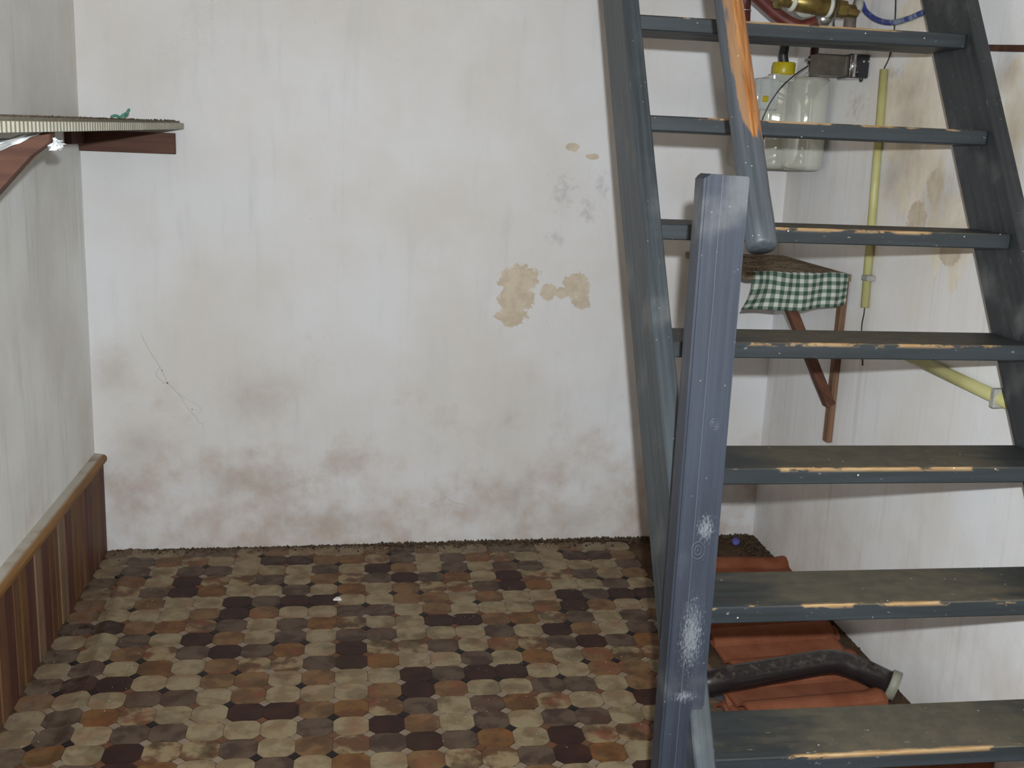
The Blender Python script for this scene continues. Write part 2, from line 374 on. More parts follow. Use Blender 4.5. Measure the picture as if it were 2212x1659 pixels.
# thin dark batten on the right wall near the top
bm = NB(); vs = []
for y in (2.72, 1.6):
    zt_ = 1.812-(2.72-y)*.09
    vs.append([bm.verts.new(p) for p in ((rwx(y)-.010, y, zt_), (rwx(y)+.02, y, zt_), (rwx(y)+.02, y, zt_-.016), (rwx(y)-.010, y, zt_-.016))])
for k in range(4): bm.faces.new((vs[0][k], vs[0][(k+1) % 4], vs[1][(k+1) % 4], vs[1][k]))
bm.faces.new(vs[0]); bm.faces.new(vs[1][::-1])
tag(obj('trim_1', bm, simple('dark_batten', lin(62, 40, 32), lin(90, 60, 46), 30)), kind='structure')

# wainscot on the left wall: boards and cap rail
base = tag(link('baseboard_left', None, None, Matrix.Translation((-.907, 3.0, 0))), kind='structure')
y = 3.838; i = 0; rb_ = random.Random(3)
pat = [1, 0, 0, 1, 0, 0, 3, 1, 2, 3, 0, 1, 2, 1, 3, 0]
while y > .6:
    w = (.058, .075, .068, .085, .05)[i % 5]
    bm = NB(); d = rb_.uniform(-.0015, .0015)
    prism(bm, [(-.9065, y-w+.002), (-.9065, y-.001), (-.880+d, y-.001), (-.876+d, y-.006), (-.876+d, y-w+.008), (-.880+d, y-w+.002)], 2, .0025, .345)
    M = Matrix.Translation((-.9, y-w/2, .17))
    obj('board', bm, m_board[pat[i % len(pat)]], base, M); y -= w; i += 1
bm = NB(); P = [(-.9065, .342), (-.872, .342), (-.865, .347), (-.865, .360), (-.871, .367), (-.880, .370), (-.9065, .373)]
n = 60; rows = []
for k in range(n+1):
    yy = 3.838-k*(3.838-.6)/n; dz = .002*mn.noise((yy*5, 1, 1))
    rows.append([bm.verts.new((x, yy, z+dz)) for x, z in P])
for k in range(n):
    for j in range(len(P)): bm.faces.new((rows[k][j], rows[k][(j+1) % len(P)], rows[k+1][(j+1) % len(P)], rows[k+1][j]))
bm.faces.new(rows[0]); bm.faces.new(rows[-1][::-1])
obj('cap_rail', bm, m_cap, base)

# ------------------------------------------------------------------ octagonal floor tiles
TX, TY, PX, PY = -.2724, 3.7149, .0930, .0887
GRID = ["CGOMCCDDTOMG", "CGCGGCCCGCDT", "GOCDMMGCTMBD", "MMGDOCCGCOCT", "TCTCCDGDDCCT", "TCCCTDTCCGBC"]
def tcls(i, j):
    if j % 12 >= 6: c = GRID[j % 12-6][i % 12]
    else: c = GRID[j % 12][(i+6) % 12]
    return 'G' if c == 'B' else c
def ridge(x, y):
    xr = -.775+(3.62-y)*.07
    return .008*math.exp(-((x-xr)/.022)**2)
TH = .0022
hx, hy, cut = PX/2-.0006, PY/2-.0006, .0165
def yh(x):                                  # half height of the octagon at x
    ax = abs(x)
    if ax <= hx-cut: return hy-.0026*(ax/(hx-cut))**2
    t = (ax-(hx-cut))/cut
    return hy-.0026-cut*(.55*t+.55*t*t)
def tile_bm(bm, cx, cy, hf=None, mi=0, clipx=-.8755, x1=9):
    xs = [-1, -.92, -.82, -.72, -.64, -.4, -.13, .13, .4, .64, .72, .82, .92, 1]; T = []; B = []
    for q in xs:
        x = q*hx; h_ = yh(x)
        X = max(cx+x, clipx)
        e = TH if hf is None else TH+hf(X, cy)
        T.append((bm.verts.new((X, cy+h_, e)), bm.verts.new((X, cy-h_, e)))); B.append((bm.verts.new((X, cy+h_, 0)), bm.verts.new((X, cy-h_, 0))))
    for k in range(len(xs)-1):
        fs = [bm.faces.new((T[k][0], T[k][1], T[k+1][1], T[k+1][0])), bm.faces.new((B[k][0], T[k][0], T[k+1][0], B[k+1][0])), bm.faces.new((T[k][1], B[k][1], B[k+1][1], T[k+1][1]))]
        for f_ in fs: f_.material_index = mi
    for k, fl_ in ((0, 1), (-1, 0)):
        f_ = bm.faces.new((T[k][0], B[k][0], B[k][1], T[k][1])); f_.material_index = mi
keys = list(TM); shared = {}
for c_ in keys:
    bm = NB(); tile_bm(bm, 0, 0, clipx=-9); shared[c_] = mesh('tile', bm, TM[c_])
IM, IX = -7, 14
cells = [(i, j) for j in range(-1, 36) for i in range(IM, IX+1)]
parts = [(i, j) for (i, j) in cells if -6 <= i <= 12 and 0 <= j <= 15]
parts = sorted(parts, key=lambda t: -t[1])[:300]; ps = set(parts)
rest = NB()
for (i, j) in cells:
    cx, cy = TX+i*PX, TY-j*PY; c_ = tcls(i, j)
    if cx > 1.09: continue
    near = abs(cx-(-.775+(3.62-cy)*.07)) < .09
    clipped = cx-hx < -.8755
    if (i, j) in ps and not near and not clipped:
        link('tile', shared[c_], floor, Matrix.Translation((cx, cy, 0)))
    elif (i, j) in ps:
        bm = NB(); tile_bm(bm, cx, cy, ridge); obj('tile', bm, TM[c_], floor, Matrix.Translation((cx, cy, 0)))
    elif cx+hx > -.8755: tile_bm(rest, cx, cy, ridge, keys.index(c_))
me = mesh('tile', rest, [TM[k] for k in keys]); o = link('tile', me, floor); tag(o, kind='stuff')
ins = NB(); rr = random.Random(5); lookup = {}
for j in range(-1, 35):
    for i in range(IM, IX):
        key = (i % 12, j % 12) if j % 12 >= 6 else ((i+6) % 12, j % 12+6)
        if key not in lookup: lookup[key] = rr.choices([0, 1, 2], [.20, .62, .18])[0]
        x, y = TX+(i+.5)*PX, TY-(j+.5)*PY
        if x < -.86: continue
        a = cut-.0012; z = TH-.0003+ridge(x, y)
        f_ = ins.faces.new([ins.verts.new(p) for p in ((x-a, y, z), (x, y-a, z), (x+a, y, z), (x, y+a, z))]); f_.material_index = lookup[key]
        v0 = list(f_.verts)
        vb = [ins.verts.new((v.co.x, v.co.y, 0)) for v in v0]
        for k in range(4):
            g_ = ins.faces.new((v0[k], vb[k], vb[(k+1) % 4], v0[(k+1) % 4])); g_.material_index = f_.material_index
me = mesh('tile_inset', ins, [m_dk, m_pk, m_ru]); tag(link('tile_inset', me, floor), kind='stuff')

# ------------------------------------------------------------------ staircase
SX, SW, RISE, GO = .6426, .8128, .2267, .1433
Z0, Y0 = 1.5824, 2.3467
TD, TTH, SD, STH = .166, .0334, .1917, .0393
def nose(z): return 1.325+.6322*z
stair = empty('open_staircase', (SX+SW/2, 1.45, 0), 'steep open wooden staircase painted dark blue grey with worn treads and a newel post', 'staircase')
ang = -math.atan(.6322); RX = Matrix.Rotation(ang, 4, 'X')
def chamfer(bm, w=.003):
    bmesh.ops.bevel(bm, geom=bm.edges[:], offset=w, segments=1, affect='EDGES')
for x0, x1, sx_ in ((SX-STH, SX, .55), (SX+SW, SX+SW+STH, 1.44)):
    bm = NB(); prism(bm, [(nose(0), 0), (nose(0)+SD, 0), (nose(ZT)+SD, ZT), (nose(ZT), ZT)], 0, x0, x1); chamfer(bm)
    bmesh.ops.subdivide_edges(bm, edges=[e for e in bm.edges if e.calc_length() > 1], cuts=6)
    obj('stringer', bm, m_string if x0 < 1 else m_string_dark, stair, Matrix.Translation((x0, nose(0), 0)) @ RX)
for k in range(-3, 7):
    z, y = Z0-k*RISE, Y0-k*GO
    M = Matrix.Translation((SX, y, z)); bm = NB()
    box(bm, (SX+.0002, y, z-TTH), (SX+SW-.0002, y+TD, z), .0025)
    obj('tread', bm, m_tread if k >= 1 else m_tread2, stair, M)
# newel post, notched over the stringer
PXL, PXR, PYF, PYB, PZ = .554, .630, 1.660, 1.712, 1.470
XN, ZN = SX-STH-.001, .533
bm = NB()
prism(bm, [(PXL, 0), (XN, 0), (XN, ZN), (PXR, ZN), (PXR, PZ-.004), (PXR-.003, PZ), (PXL+.01, PZ+.002), (PXL, PZ-.006)], 1, PYF, PYB)
es = [e for e in bm.edges if abs((e.verts[0].co-e.verts[1].co).normalized().z) > .9 and (e.verts[0].co.y < PYF+.001 or e.verts[0].co.x < PXL+.001)]
bmesh.ops.bevel(bm, geom=es, offset=.004, segments=2, affect='EDGES')
obj('newel_post', bm, m_post, stair, Matrix.Translation((PXL, PYF, 0)))
# handrail
hd = Vector((0, .6322, 1)).normalized(); hp = atY(1645, 530, 1.735)
hp.x = max(hp.x, PXR+.0265)
M = Matrix.Translation(hp) @ RX
bm = NB(); L = (ZT-hp.z)/hd.z; N_ = 26
rings = tube(bm, [hp+hd*(-.006)]+[hp+hd*(L*i/N_) for i in range(N_+1)], [.0235]+[.0265+.0008*mn.noise((i*.7, 0, 0)) for i in range(N_+1)], 20)
obj('handrail', bm, m_rail, stair, M, True)

# ------------------------------------------------------------------ wall shelf on the left
m_edge = MT('ribbed_edging', .6, .3); P = m_edge.pos(); m_edge.col(m_edge.mix(m_edge.step(m_edge.noise(P, 12, 4), .3, .7), lin(142, 138, 122), lin(156, 153, 138))); m_edge = m_edge.m
m_shtop = simple('dusty_board', lin(109, 104, 89), lin(127, 121, 108), 30, .85)
sh = empty('wall_shelf', (-.907, 3.0, 1.49), 'long shelf with pale ribbed edging high on the left wall, on brown wooden supports', 'shelf')
def shz(y): return 1.489+(y-1.79)*.0140           # underside height
bm = NB(); ya_, yb_ = .9, 3.80; n = 20
for k in range(n):
    pass
V = []
for yy in (ya_, yb_):
    z = shz(yy); V.append([bm.verts.new(p) for p in ((-.9065, yy, z), (-.575, yy, z), (-.575, yy, z+.026), (-.9065, yy, z+.026))])
for j in range(4): bm.faces.new((V[0][j], V[0][(j+1) % 4], V[1][(j+1) % 4], V[1][j]))
bm.faces.new(V[0]); bm.faces.new(V[1][::-1]); obj('board', bm, m_shtop, sh)
bm = NB(); yy = ya_; k = 0; prev = None          # ribbed edging strip
while yy < yb_+.001:
    z = shz(yy); x = -.560 if (k//2) % 2 == 0 else -.5635
    ring = [bm.verts.new(p) for p in ((-.575, yy, z-.001), (x, yy, z+.001), (x, yy, z+.019), (-.575, yy, z+.021))]
    if prev:
        for j in range(4): bm.faces.new((prev[j], prev[(j+1) % 4], ring[(j+1) % 4], ring[j]))
    else: bm.faces.new(ring)
    prev = ring; yy += (.002, .010)[(k+1) % 2]; k += 1
obj('edging', bm, m_edge, sh)
bm = NB(); z1 = shz(3.8)                          # rounded far end cap
tube(bm, [(-.9065, 3.802, z1+.010), (-.575, 3.802, z1+.010)], .010, 10); obj('end_edging', bm, m_edge, sh)
# batten on the back wall under the shelf end
a = onback(381, 310); bm = NB()
box(bm, (-.9065, 3.8185, 1.433), (a.x, 3.8395, 1.503), .002); obj('batten', bm, m_brown, sh, Matrix.Translation((-.75, 3.83, 1.47)))
bm = NB(); box(bm, (-.9065, 3.64, 1.455), (-.885, 3.815, 1.510), .002); obj('side_batten', bm, simple('shadow_wood', lin(70, 44, 34), lin(90, 58, 44), 20), sh, Matrix.Translation((-.9, 3.7, 1.47)))
# diagonal bracket strut near the camera
bm = NB(); p0, p1 = Vector((-.585, 2.28, shz(2.28)-.012)), Vector((-.905, 2.28, 1.155))
prism(bm, [(-.590, shz(2.28)-.001), (-.606, shz(2.28)-.004), (-.9065, 1.345), (-.9065, 1.15), (-.70, 1.367), (-.63, 1.448), (-.590, 1.474)], 1, 2.26, 2.30)
chamfer(bm, .002); obj('bracket', bm, m_brown, sh, Matrix.Translation((-.75, 2.28, 1.35)))

# crumpled clear-white plastic stuffed between shelf and strut
m_pl = MT('plastic_film', .25, .6); m_pl.b.inputs['Transmission Weight'].default_value = .15; m_pl.col((.86, .88, .88)); m_pl = m_pl.m
def crumple(bm, grid, amp, fr, seed):
    R = []
    for row in grid:
        R.append([bm.verts.new(Vector(p)+Vector((mn.noise((p[0]*fr, p[1]*fr, seed)), mn.noise((p[1]*fr, p[2]*fr, seed+5)), mn.noise((p[2]*fr, p[0]*fr, seed+9))))*amp) for p in row])
    for i in range(len(R)-1):
        for j in range(len(R[0])-1): bm.faces.new((R[i][j], R[i][j+1], R[i+1][j+1], R[i+1][j]))
def solid(o, t):
    m = o.modifiers.new('s', 'SOLIDIFY'); m.thickness = t; m.offset = 0
bm = NB(); G = []
for i in range(16):
    t = i/15; xx = -.606-.29*t; zb_ = 1.4905-.47*(-.606-xx)*.98
    G.append([(xx, 2.262-.02*math.sin(j*.5)-.01*math.sin(i*1.1+j), zb_+min(.006+.05*t, shz(2.26)-.002-zb_)*j/6) for j in range(7)])
crumple(bm, G, .005, 60, 2)
bm2 = NB()
o = tag(obj('plastic_sheet', bm, m_pl, None, Matrix.Translation((-.7, 2.28, 1.42))), 'strip of shiny white plastic tucked under the shelf along its near strut', 'plastic'); solid(o, .001)
bm = NB(); G = []
c0 = Vector((-.600, 2.29, 1.480))
for i in range(12):
    G.append([c0+Vector((.034*(i/11)-.006, .015*math.sin(j*.9+i), -.0022*j+(.006*math.sin(i*1.3)))) for j in range(9)])
crumple(bm, G, .012, 90, 8)
o = tag(obj('plastic_scrap', bm, m_pl, None, Matrix.Translation(c0)), 'crumpled scrap of clear plastic hanging below the ribbed shelf edge', 'plastic'); solid(o, .0008)
# green twine lying on the shelf
zt = shz(3.3)+.026
q0 = atY(243, 255, 3.3); bm = NB()
pts = [atY(240, 254, 3.3), atY(250, 251, 3.31), atY(258, 256, 3.3), atY(266, 250, 3.29), atY(272, 247, 3.3), atY(276, 243, 3.3), atY(279, 238, 3.31)]
dz = zt+.003-min(p.z for p in pts)
pts = [p+Vector((0, 0, dz)) for p in pts]
tube(bm, catmull(pts, 6), .004, 6); tube(bm, catmull([pts[1]+Vector((0, .02, 0)), pts[2]+Vector((.01, -.01, 0)), pts[4]+Vector((0, .01, -.002))], 6), .0035, 6)
tag(obj('green_twine', bm, simple('green_plastic', lin(70, 130, 118), lin(96, 150, 130), 60, .5), None, None, True), 'short twist of green plastic twine sticking up on the left wall shelf', 'twine')

# ------------------------------------------------------------------ corner shelf with checked cloth
cs = empty('corner_shelf', (1.5, 3.4, .56), 'small brown wooden corner shelf on a post and diagonal strut, behind the stairs', 'shelf')
SZ = 1.142; m_csh = simple('dusty_brown_board', lin(95, 78, 60), lin(145, 127, 102), 16, .85, .2, 0, .3)
xl = atY(1612, 600, 3.25).x
bm = NB(); prism(bm, [(xl, 3.25), (rwx(3.25)-.0005, 3.25), (rwx(3.86)-.0005, 3.86), (xl, bwy(xl)-.001)], 2, SZ-.022, SZ); obj('board', bm, m_csh, cs)
Yb = 3.275
t_, b_ = atR(1826, 668), atR(1800, 958)
bm = NB(); box(bm, (rwx(Yb)-.022, Yb-.017, b_.z), (rwx(Yb)-.001, Yb+.017, SZ-.0225), .003); obj('post', bm, m_brown2, cs, Matrix.Translation((1.6, Yb, .8)))
s0, s1 = atY(1690, 640, Yb), atY(1806, 862, Yb); s1.x = rwx(Yb)-.036; s0.z = SZ-.0225-.02
bm = NB(); beam(bm, (s0.x-.008, Yb, s0.z), s1+Vector((.018, 0, -.02)), .032, .038, (0, 1, 0)); obj('strut', bm, m_brown, cs, Matrix.Translation(s0) @ Matrix.Rotation(math.radians(35), 4, 'Y'))
# gingham cloth hanging over the front edge
mm = MT('gingham', .85, .15); u = mm.sep(mm.uv())
def stripe(v): return mm.step(mm.f('ABSOLUTE', mm.f('SUBTRACT', mm.f('FRACT', v), .5)), .22, .28)
sa, sb_ = stripe(u[0]), stripe(u[1]); f_ = mm.f('MULTIPLY', mm.f('ADD', sa, sb_), .5)
c = mm.mix(mm.step(f_, 0, .5), lin(182, 183, 175), lin(117, 127, 114)); c = mm.mix(mm.step(f_, .5, 1), c, lin(53, 77, 68)); mm.col(c)
mm.bump(mm.noise(mm.pos(), 300, 2), .2, .001); m_ging = mm.m
def cloth(name, pts_fn, nu, nv, su, sv):
    bm = NB(); uvl = bm.loops.layers.uv.new('UVMap'); R = []
    for j in range(nv+1): R.append([bm.verts.new(pts_fn(i/nu, j/nv)) for i in range(nu+1)])
    for j in range(nv):
        for i in range(nu):
            f = bm.faces.new((R[j][i], R[j][i+1], R[j+1][i+1], R[j+1][i]))
            for lp, (a, b) in zip(f.loops, ((i, j), (i+1, j), (i+1, j+1), (i, j+1))): lp[uvl].uv = (a/nu*su, b/nv*sv)
    return bm
xr_ = rwx(3.24)-.012
def cf(u_, v_):
    x = xl+.018+(xr_-xl-.018)*u_-.012*(1-u_)*v_
    drop = .118+.006*math.sin(u_*5+.5)-.012*max(0, u_-.9)*10
    if v_ < .12: return Vector((x, 3.262-.018*(v_/.12), SZ+.0025))
    w_ = (v_-.12)/.88
    y = 3.244-.008*math.sin(w_*3)*(.6+.4*math.sin(u_*17))-.006*math.sin(u_*22+w_*2)
    z = SZ+.0025-drop*w_+.004*math.sin(u_*9)
    if u_ < .28:                                   # folded-back corner, creased
        k = (1-u_/.28); y -= .022*k*math.sin(w_*math.pi*1.5); x -= .012*k*w_; z += .01*k*math.sin(w_*6)
    return Vector((x, y-.004*w_, z))
bm = cloth('c', cf, 60, 16, 12.5, 5.2)
o = tag(obj('checked_cloth', bm, m_ging, None, None, True), 'green and white checked cloth hanging over the front of the corner shelf', 'cloth'); solid(o, .0012)
# dust and debris on that shelf top
def crumbs(name, pts, mat, label=None, cat=None, parent=None):
    bm = NB()
    for (x, y, z, r) in pts:
        o3 = [Vector((1, 0, 0)), Vector((-1, 0, 0)), Vector((0, 1, 0)), Vector((0, -1, 0)), Vector((0, 0, 1)), Vector((0, 0, -.5))]
        vs = [bm.verts.new(Vector((x, y, z+r*.4))+v*r*random.uniform(.5, 1.2)) for v in o3]
        for a, b, c_ in ((0, 2, 4), (2, 1, 4), (1, 3, 4), (3, 0, 4), (2, 0, 5), (1, 2, 5), (3, 1, 5), (0, 3, 5)): bm.faces.new((vs[a], vs[b], vs[c_]))
    o = obj(name, bm, mat, parent); tag(o, label, cat, None, 'stuff'); return o
crumbs('shelf_grit', [(random.uniform(xl+.02, rwx(3.5)-.03), random.uniform(3.29, 3.75), SZ, random.uniform(.001, .004)) for _ in range(160)], m_soil, 'brown grit scattered over the top of the corner shelf', 'grit')

# ------------------------------------------------------------------ conduits, cables and clips on the right wall
m_cond = simple('yellowed_plastic', lin(177, 172, 119), lin(164, 157, 102), 12, .45, .4)
m_clip = simple('grey_clip', lin(168, 166, 158), lin(140, 138, 130), 20, .5)
m_blk = simple('black_rubber', lin(26, 24, 24), lin(40, 36, 34), 30, .45, .4)
a, b = atR(1910, 150, .0135), atR(1868, 664, .0135); cd = empty('wall_conduit', (b.x+.013, b.y, b.z), 'upright yellowed plastic conduit on the right wall beside the corner shelf', 'conduit')
bm = NB(); r_ = .0125
rg_o = tube(bm, [a, b], r_, 16); obj('pipe', bm, m_cond, cd, None, True)
for px_, py_ in ((1876, 600),):
    c_ = atR(px_, py_, .0135); bm = NB(); box(bm, (c_.x-.016, c_.y-.024, c_.z-.009), (c_.x+.013, c_.y+.017, c_.z+.009), .003); obj('clip', bm, m_clip, cd)
bm = NB(); tube(bm, catmull([atR(1935, -60, .004), atR(1935, 0, .004), atR(1932, 60, .004), atR(1922, 120, .004), atR(1911, 146, .0135), a-Vector((0, 0, .01))], 6), .0022, 6)
tag(obj('thin_cable', bm, m_blk), 'thin dark cable running down the right wall into the upright conduit', 'cable')
bm = NB(); tube(bm, catmull([b+Vector((0, 0, .01)), atR(1866, 680, .0135), atR(1862, 700, .006), atR(1861, 730, .003), atR(1863, 790, .003)], 6), .0020, 6)
tag(obj('cable_end', bm, m_blk), 'short thin cable tail hanging out below the upright conduit', 'cable')
a, b = atR(1955, 765, .018), atR(2190, 875, .018); cd = empty('low_conduit', (a.x, (a.y+b.y)/2, a.z), 'slanting yellowed plastic conduit low on the right wall beside the right stringer', 'conduit')
bm = NB(); tube(bm, [a, b], .0165, 16); obj('pipe', bm, m_cond, cd, None, True)
c_ = atR(2158, 860, .018); bm = NB(); box(bm, (c_.x-.019, c_.y-.010, c_.z-.024), (c_.x+.017, c_.y+.010, c_.z+.024), .003); obj('clip', bm, m_clip, cd)

# ------------------------------------------------------------------ white tank in the corner
m_tank = MT('tank_plastic', .10, .5); m_tank.b.inputs['Coat Weight'].default_value = 1; m_tank.b.inputs['Coat Roughness'].default_value = .02; m_tank.b.inputs['Coat IOR'].default_value = 2.3; m_tank.col(m_tank.mix(m_tank.step(m_tank.noise(m_tank.pos(), 5, 3), .3, .7), lin(177, 177, 165), lin(169, 169, 157))); m_tank = m_tank.m
m_yel = simple('yellow_plastic', lin(170, 155, 24), lin(159, 143, 21), 10, .35, .4)
m_clear = MT('clear_plastic', .08, .5); m_clear.b.inputs['Transmission Weight'].default_value = .75; m_clear.col((.86, .89, .87)); m_clear = m_clear.m
YT = 3.565; tcx = atY(1738, 260, YT).x; tr = .074; zt0, zt1 = atY(1738, 368, YT-.03).z, atY(1738, 166, YT-.03).z
tk = empty('water_tank', (tcx, YT, zt0), 'white plastic water tank with a yellow cap hanging in the back right corner', 'tank')
bm = NB(); xL = atY(1648, 260, YT).x
def tprof(s_):
    out = []
    for k in range(-20, 21):
        th = math.radians(k*4.5+(0)); out.append((tcx+math.sin(th)*(tr-s_), YT-math.cos(th)*(tr-s_)))
    out += [(tcx+tr-s_, bwy(tcx)-.012-s_), (xL+s_, bwy(xL)-.012-s_), (xL+s_, YT-.012+s_), (xL+.012+s_, YT-.022+s_)]
    return out
lv = [(zt0, .016), (zt0+.006, .006), (zt0+.018, 0), (zt1-.014, 0), (zt1-.004, .005), (zt1, .014)]; R = []
for z, s_ in lv: R.append([bm.verts.new((x, y, z)) for x, y in tprof(s_)])
nn = len(R[0])
for i in range(len(R)-1):
    for j in range(nn): bm.faces.new((R[i][j], R[i][(j+1) % nn], R[i+1][(j+1) % nn], R[i+1][j]))
bm.faces.new(R[0][::-1]); bm.faces.new(R[-1])
o = obj('body', bm, m_tank, tk, None, True)
yb = YT-.075; ga, gb = atY(1631, 236, yb), atY(1687, 170, yb)
bm = NB(); box(bm, (ga.x, yb, ga.z), (gb.x, YT-.022, gb.z), .008, seg=3); lw = obj('float_box', bm, m_clear, tk, None, True)
c_ = atY(1651, 214, yb+.01); bm = NB(); box(bm, (c_.x-.010, yb-.003, c_.z-.010), (c_.x+.010, yb+.006, c_.z+.010), .002); obj('yellow_float', bm, m_yel, lw)
bm = NB(); c_ = atY(1641, 190, yb+.02); box(bm, (c_.x-.008, yb+.02, ga.z+.01), (c_.x+.003, yb+.03, gb.z-.01), .001); obj('scale', bm, m_clip, lw)
yc = YT-.02; c_ = atY(1692, 160, yc); zc = c_.z
bm = NB(); box(bm, (c_.x-.045, yc-.03, zt1-.02), (c_.x+.03, yc+.03, zc), .006, seg=2); obj('neck', bm, m_tank, tk)
bm = NB(); hgt = atY(1692, 135, yc).z-zc; lathe(bm, (c_.x, yc, zc), (0, 0, 1), [(-.004, .036), (0, .038), (hgt-.003, .038), (hgt, .035)], 28); obj('cap', bm, m_yel, tk, None, True)
bm = NB(); tube(bm, catmull([(c_.x, yc, zc+hgt-.002), atY(1692, 118, yc), atY(1696, 95, yc), atY(1700, 40, yc+.02)], 5), .0155, 12); obj('hose', bm, m_blk, tk, None, True)
m_steel = simple('dull_steel', (.5, .48, .45), (.32, .3, .28), 40, .35, .5, .9)
m_red = simple('red_brown_paint', lin(78, 32, 27), lin(97, 44, 35), 22, .45, .5)
c_ = atY(1754, 166, YT); bm = NB(); zz = atY(1754, 100, YT).z-c_.z
lathe(bm, (c_.x, YT, zt1-.001), (0, 0, 1), [(0, .020), (.010, .020), (.012, .013), (zz*.45, .013), (zz*.46, .019), (zz*.72, .019), (zz*.73, .014), (zz, .014)], 20); obj('fitting', bm, simple('brown_metal', lin(95, 62, 48), lin(67, 40, 32), 60, .35, .5, .5), tk, None, True)
bm = NB(); lathe(bm, (c_.x, YT, zt1), (0, 0, 1), [(0, .026), (.012, .026), (.018, .02)], 20); obj('collar', bm, m_tank, tk, None, True)
bm = NB(); lathe(bm, (c_.x, YT, zt1+zz*.55), (0, 0, 1), [(0, .021), (.007, .021)], 20); box(bm, (c_.x-.034, YT-.012, zt1+zz*.55), (c_.x-.018, YT-.004, zt1+zz*.55+.007), .001); obj('hose_clip', bm, m_steel, tk)
bm = NB(); tube(bm, catmull([atY(1746, 142, YT-.03), atY(1722, 158, YT-.085), atY(1690, 186, YT-.10), atY(1665, 220, YT-.095), atY(1652, 246, YT-.09), atY(1647, 262, YT-.085), atY(1650, 300, YT-.08)], 8), .0022, 8)
tag(obj('black_cable', bm, m_blk), 'thin black cable curving down across the front of the white tank', 'cable')

# black glossy box beside the tank
m_gl = MT('glossy_black', .12, .6); P = m_gl.pos(); m_gl.col(m_gl.mix(m_gl.step(m_gl.noise(P, 90, 3), .66, .72), lin(28, 26, 32), lin(150, 150, 160))); m_gl = m_gl.m
m_plate = simple('grey_brown_plate', lin(70, 66, 57), lin(85, 79, 69), 30, .4, .5, .3)
YX = 3.28; xa, xm, xe = atY(1836, 140, YX).x, atY(1853, 140, YX).x, atY(1899, 140, YX).x; xe = min(xe, rwx(YX)-.002); x0 = atY(1772, 140, YX).x
zb, ztp = atY(1860, 169, YX).z, atY(1860, 116, YX).z
bx = empty('black_box', ((x0+xe)/2, YX+.05, zb), 'glossy black box with a grey side plate on the right wall beside the white tank', 'box')
bm = NB(); box(bm, (xa, YX, zb), (xe, YX+.09, ztp), .006, seg=2); hs = obj('housing', bm, m_gl, bx, None, False)
bm = NB(); box(bm, (x0, YX+.02, zb+.006), (xa+.002, YX+.08, ztp-.004), .002); obj('side_plate', bm, m_plate, bx)
bm = NB(); lathe(bm, ((xa+xm)/2, YX+.008, zb+.003), (0, 0, 1), [(0, .012), (ztp-zb-.006, .012)], 20); obj('chrome_roll', bm, simple('chrome', (.8, .8, .82), (.7, .7, .75), 5, .12, .5, 1), bx, None, True)
c_ = atY(1860, 172, YX+.02); bm = NB(); lathe(bm, (c_.x, YX+.02, zb+.002), (0, 0, -1), [(0, .006), (.008, .006), (.012, .002)], 12); obj('knob', bm, m_blk, bx)
for q in range(3):
    c_ = atY(1866+q*11, 133, YX); bm = NB(); lathe(bm, (c_.x, YX+.001, c_.z), (0, -1, 0), [(0, .0035), (.003, .003)], 12); obj('button', bm, m_clip, bx)

# ------------------------------------------------------------------ brass valve and pipes at the top
m_brass = simple('brass', (.24, .18, .05), (.13, .08, .03), 25, .38, .5, .7)
YV = 3.28; va = empty('brass_valve', atY(1765, 10, YV), 'brass water valve with pale rings above the white tank', 'valve')
A, B = atY(1676, -6, YV), atY(1852, 26, YV); ax = (B-A).normalized(); Ln = (B-A).length
bm = NB(); lathe(bm, A, ax, [(0, .026), (.004, .032), (.020, .032), (.024, .024), (.05, .024), (.055, .030), (Ln*.72, .030), (Ln*.74, .022)], 24); obj('body', bm, m_brass, va, None, True)
bm = NB(); lathe(bm, A+ax*(Ln*.74), ax, [(0, .026), (.03, .026), (.034, .018), (Ln*.26, .018)], 6); obj('nut', bm, m_brass, va)
for t_ in (.18, .62):
    bm = NB(); lathe(bm, A+ax*(Ln*t_), ax, [(0, .0325), (.006, .034), (.012, .0325)], 24); obj('ring', bm, simple('pale_ring', lin(196, 196, 184), lin(180, 180, 168), 20, .4), va, None, True)
bm = NB(); c_ = atY(1737, 14, YV+.045); lathe(bm, c_, (0, -1, .15), [(0, .036), (.010, .036), (.012, .032), (.013, .020), (.016, .018), (.017, .008)], 28); obj('disc', bm, m_clip, va, None, True)
rp = empty('red_brown_pipe', atY(1700, 40, 3.66), 'red brown painted pipe sagging behind the brass valve to a steel end cap', 'pipe')
bm = NB(); pts = catmull([atY(1560, -70, 3.42), atY(1628, -14, 3.42), atY(1680, 32, 3.42), atY(1722, 56, 3.41), atY(1752, 52, 3.39), atY(1776, 42, 3.36)], 7)
tube(bm, pts, .0205, 16); obj('pipe', bm, m_red, rp, None, True)
bm = NB(); lathe(bm, pts[-1], (pts[-1]-pts[-3]), [(-.008, .022), (.012, .024), (.016, .019), (.028, .017), (.030, .010)], 20); obj('end_cap', bm, m_steel, rp, None, True)
sp_ = empty('pipe_stub', atY(1608, 45, 3.68), 'short upright red brown pipe end with a pale ring, left of the sagging pipe', 'pipe')
bm = NB(); tube(bm, [atY(1612, -80, 3.68), atY(1607, 52, 3.68)], .021, 16); obj('pipe', bm, m_red, sp_, None, True)
bm = NB(); lathe(bm, atY(1609, 21, 3.68), (0, 0, -1), [(0, .0222), (.004, .0222)], 18); obj('ring', bm, m_steel, sp_, None, True)
bm = NB(); tube(bm, [atY(1838, 24, 3.335), atY(1833, 92, 3.35)], .019, 14)
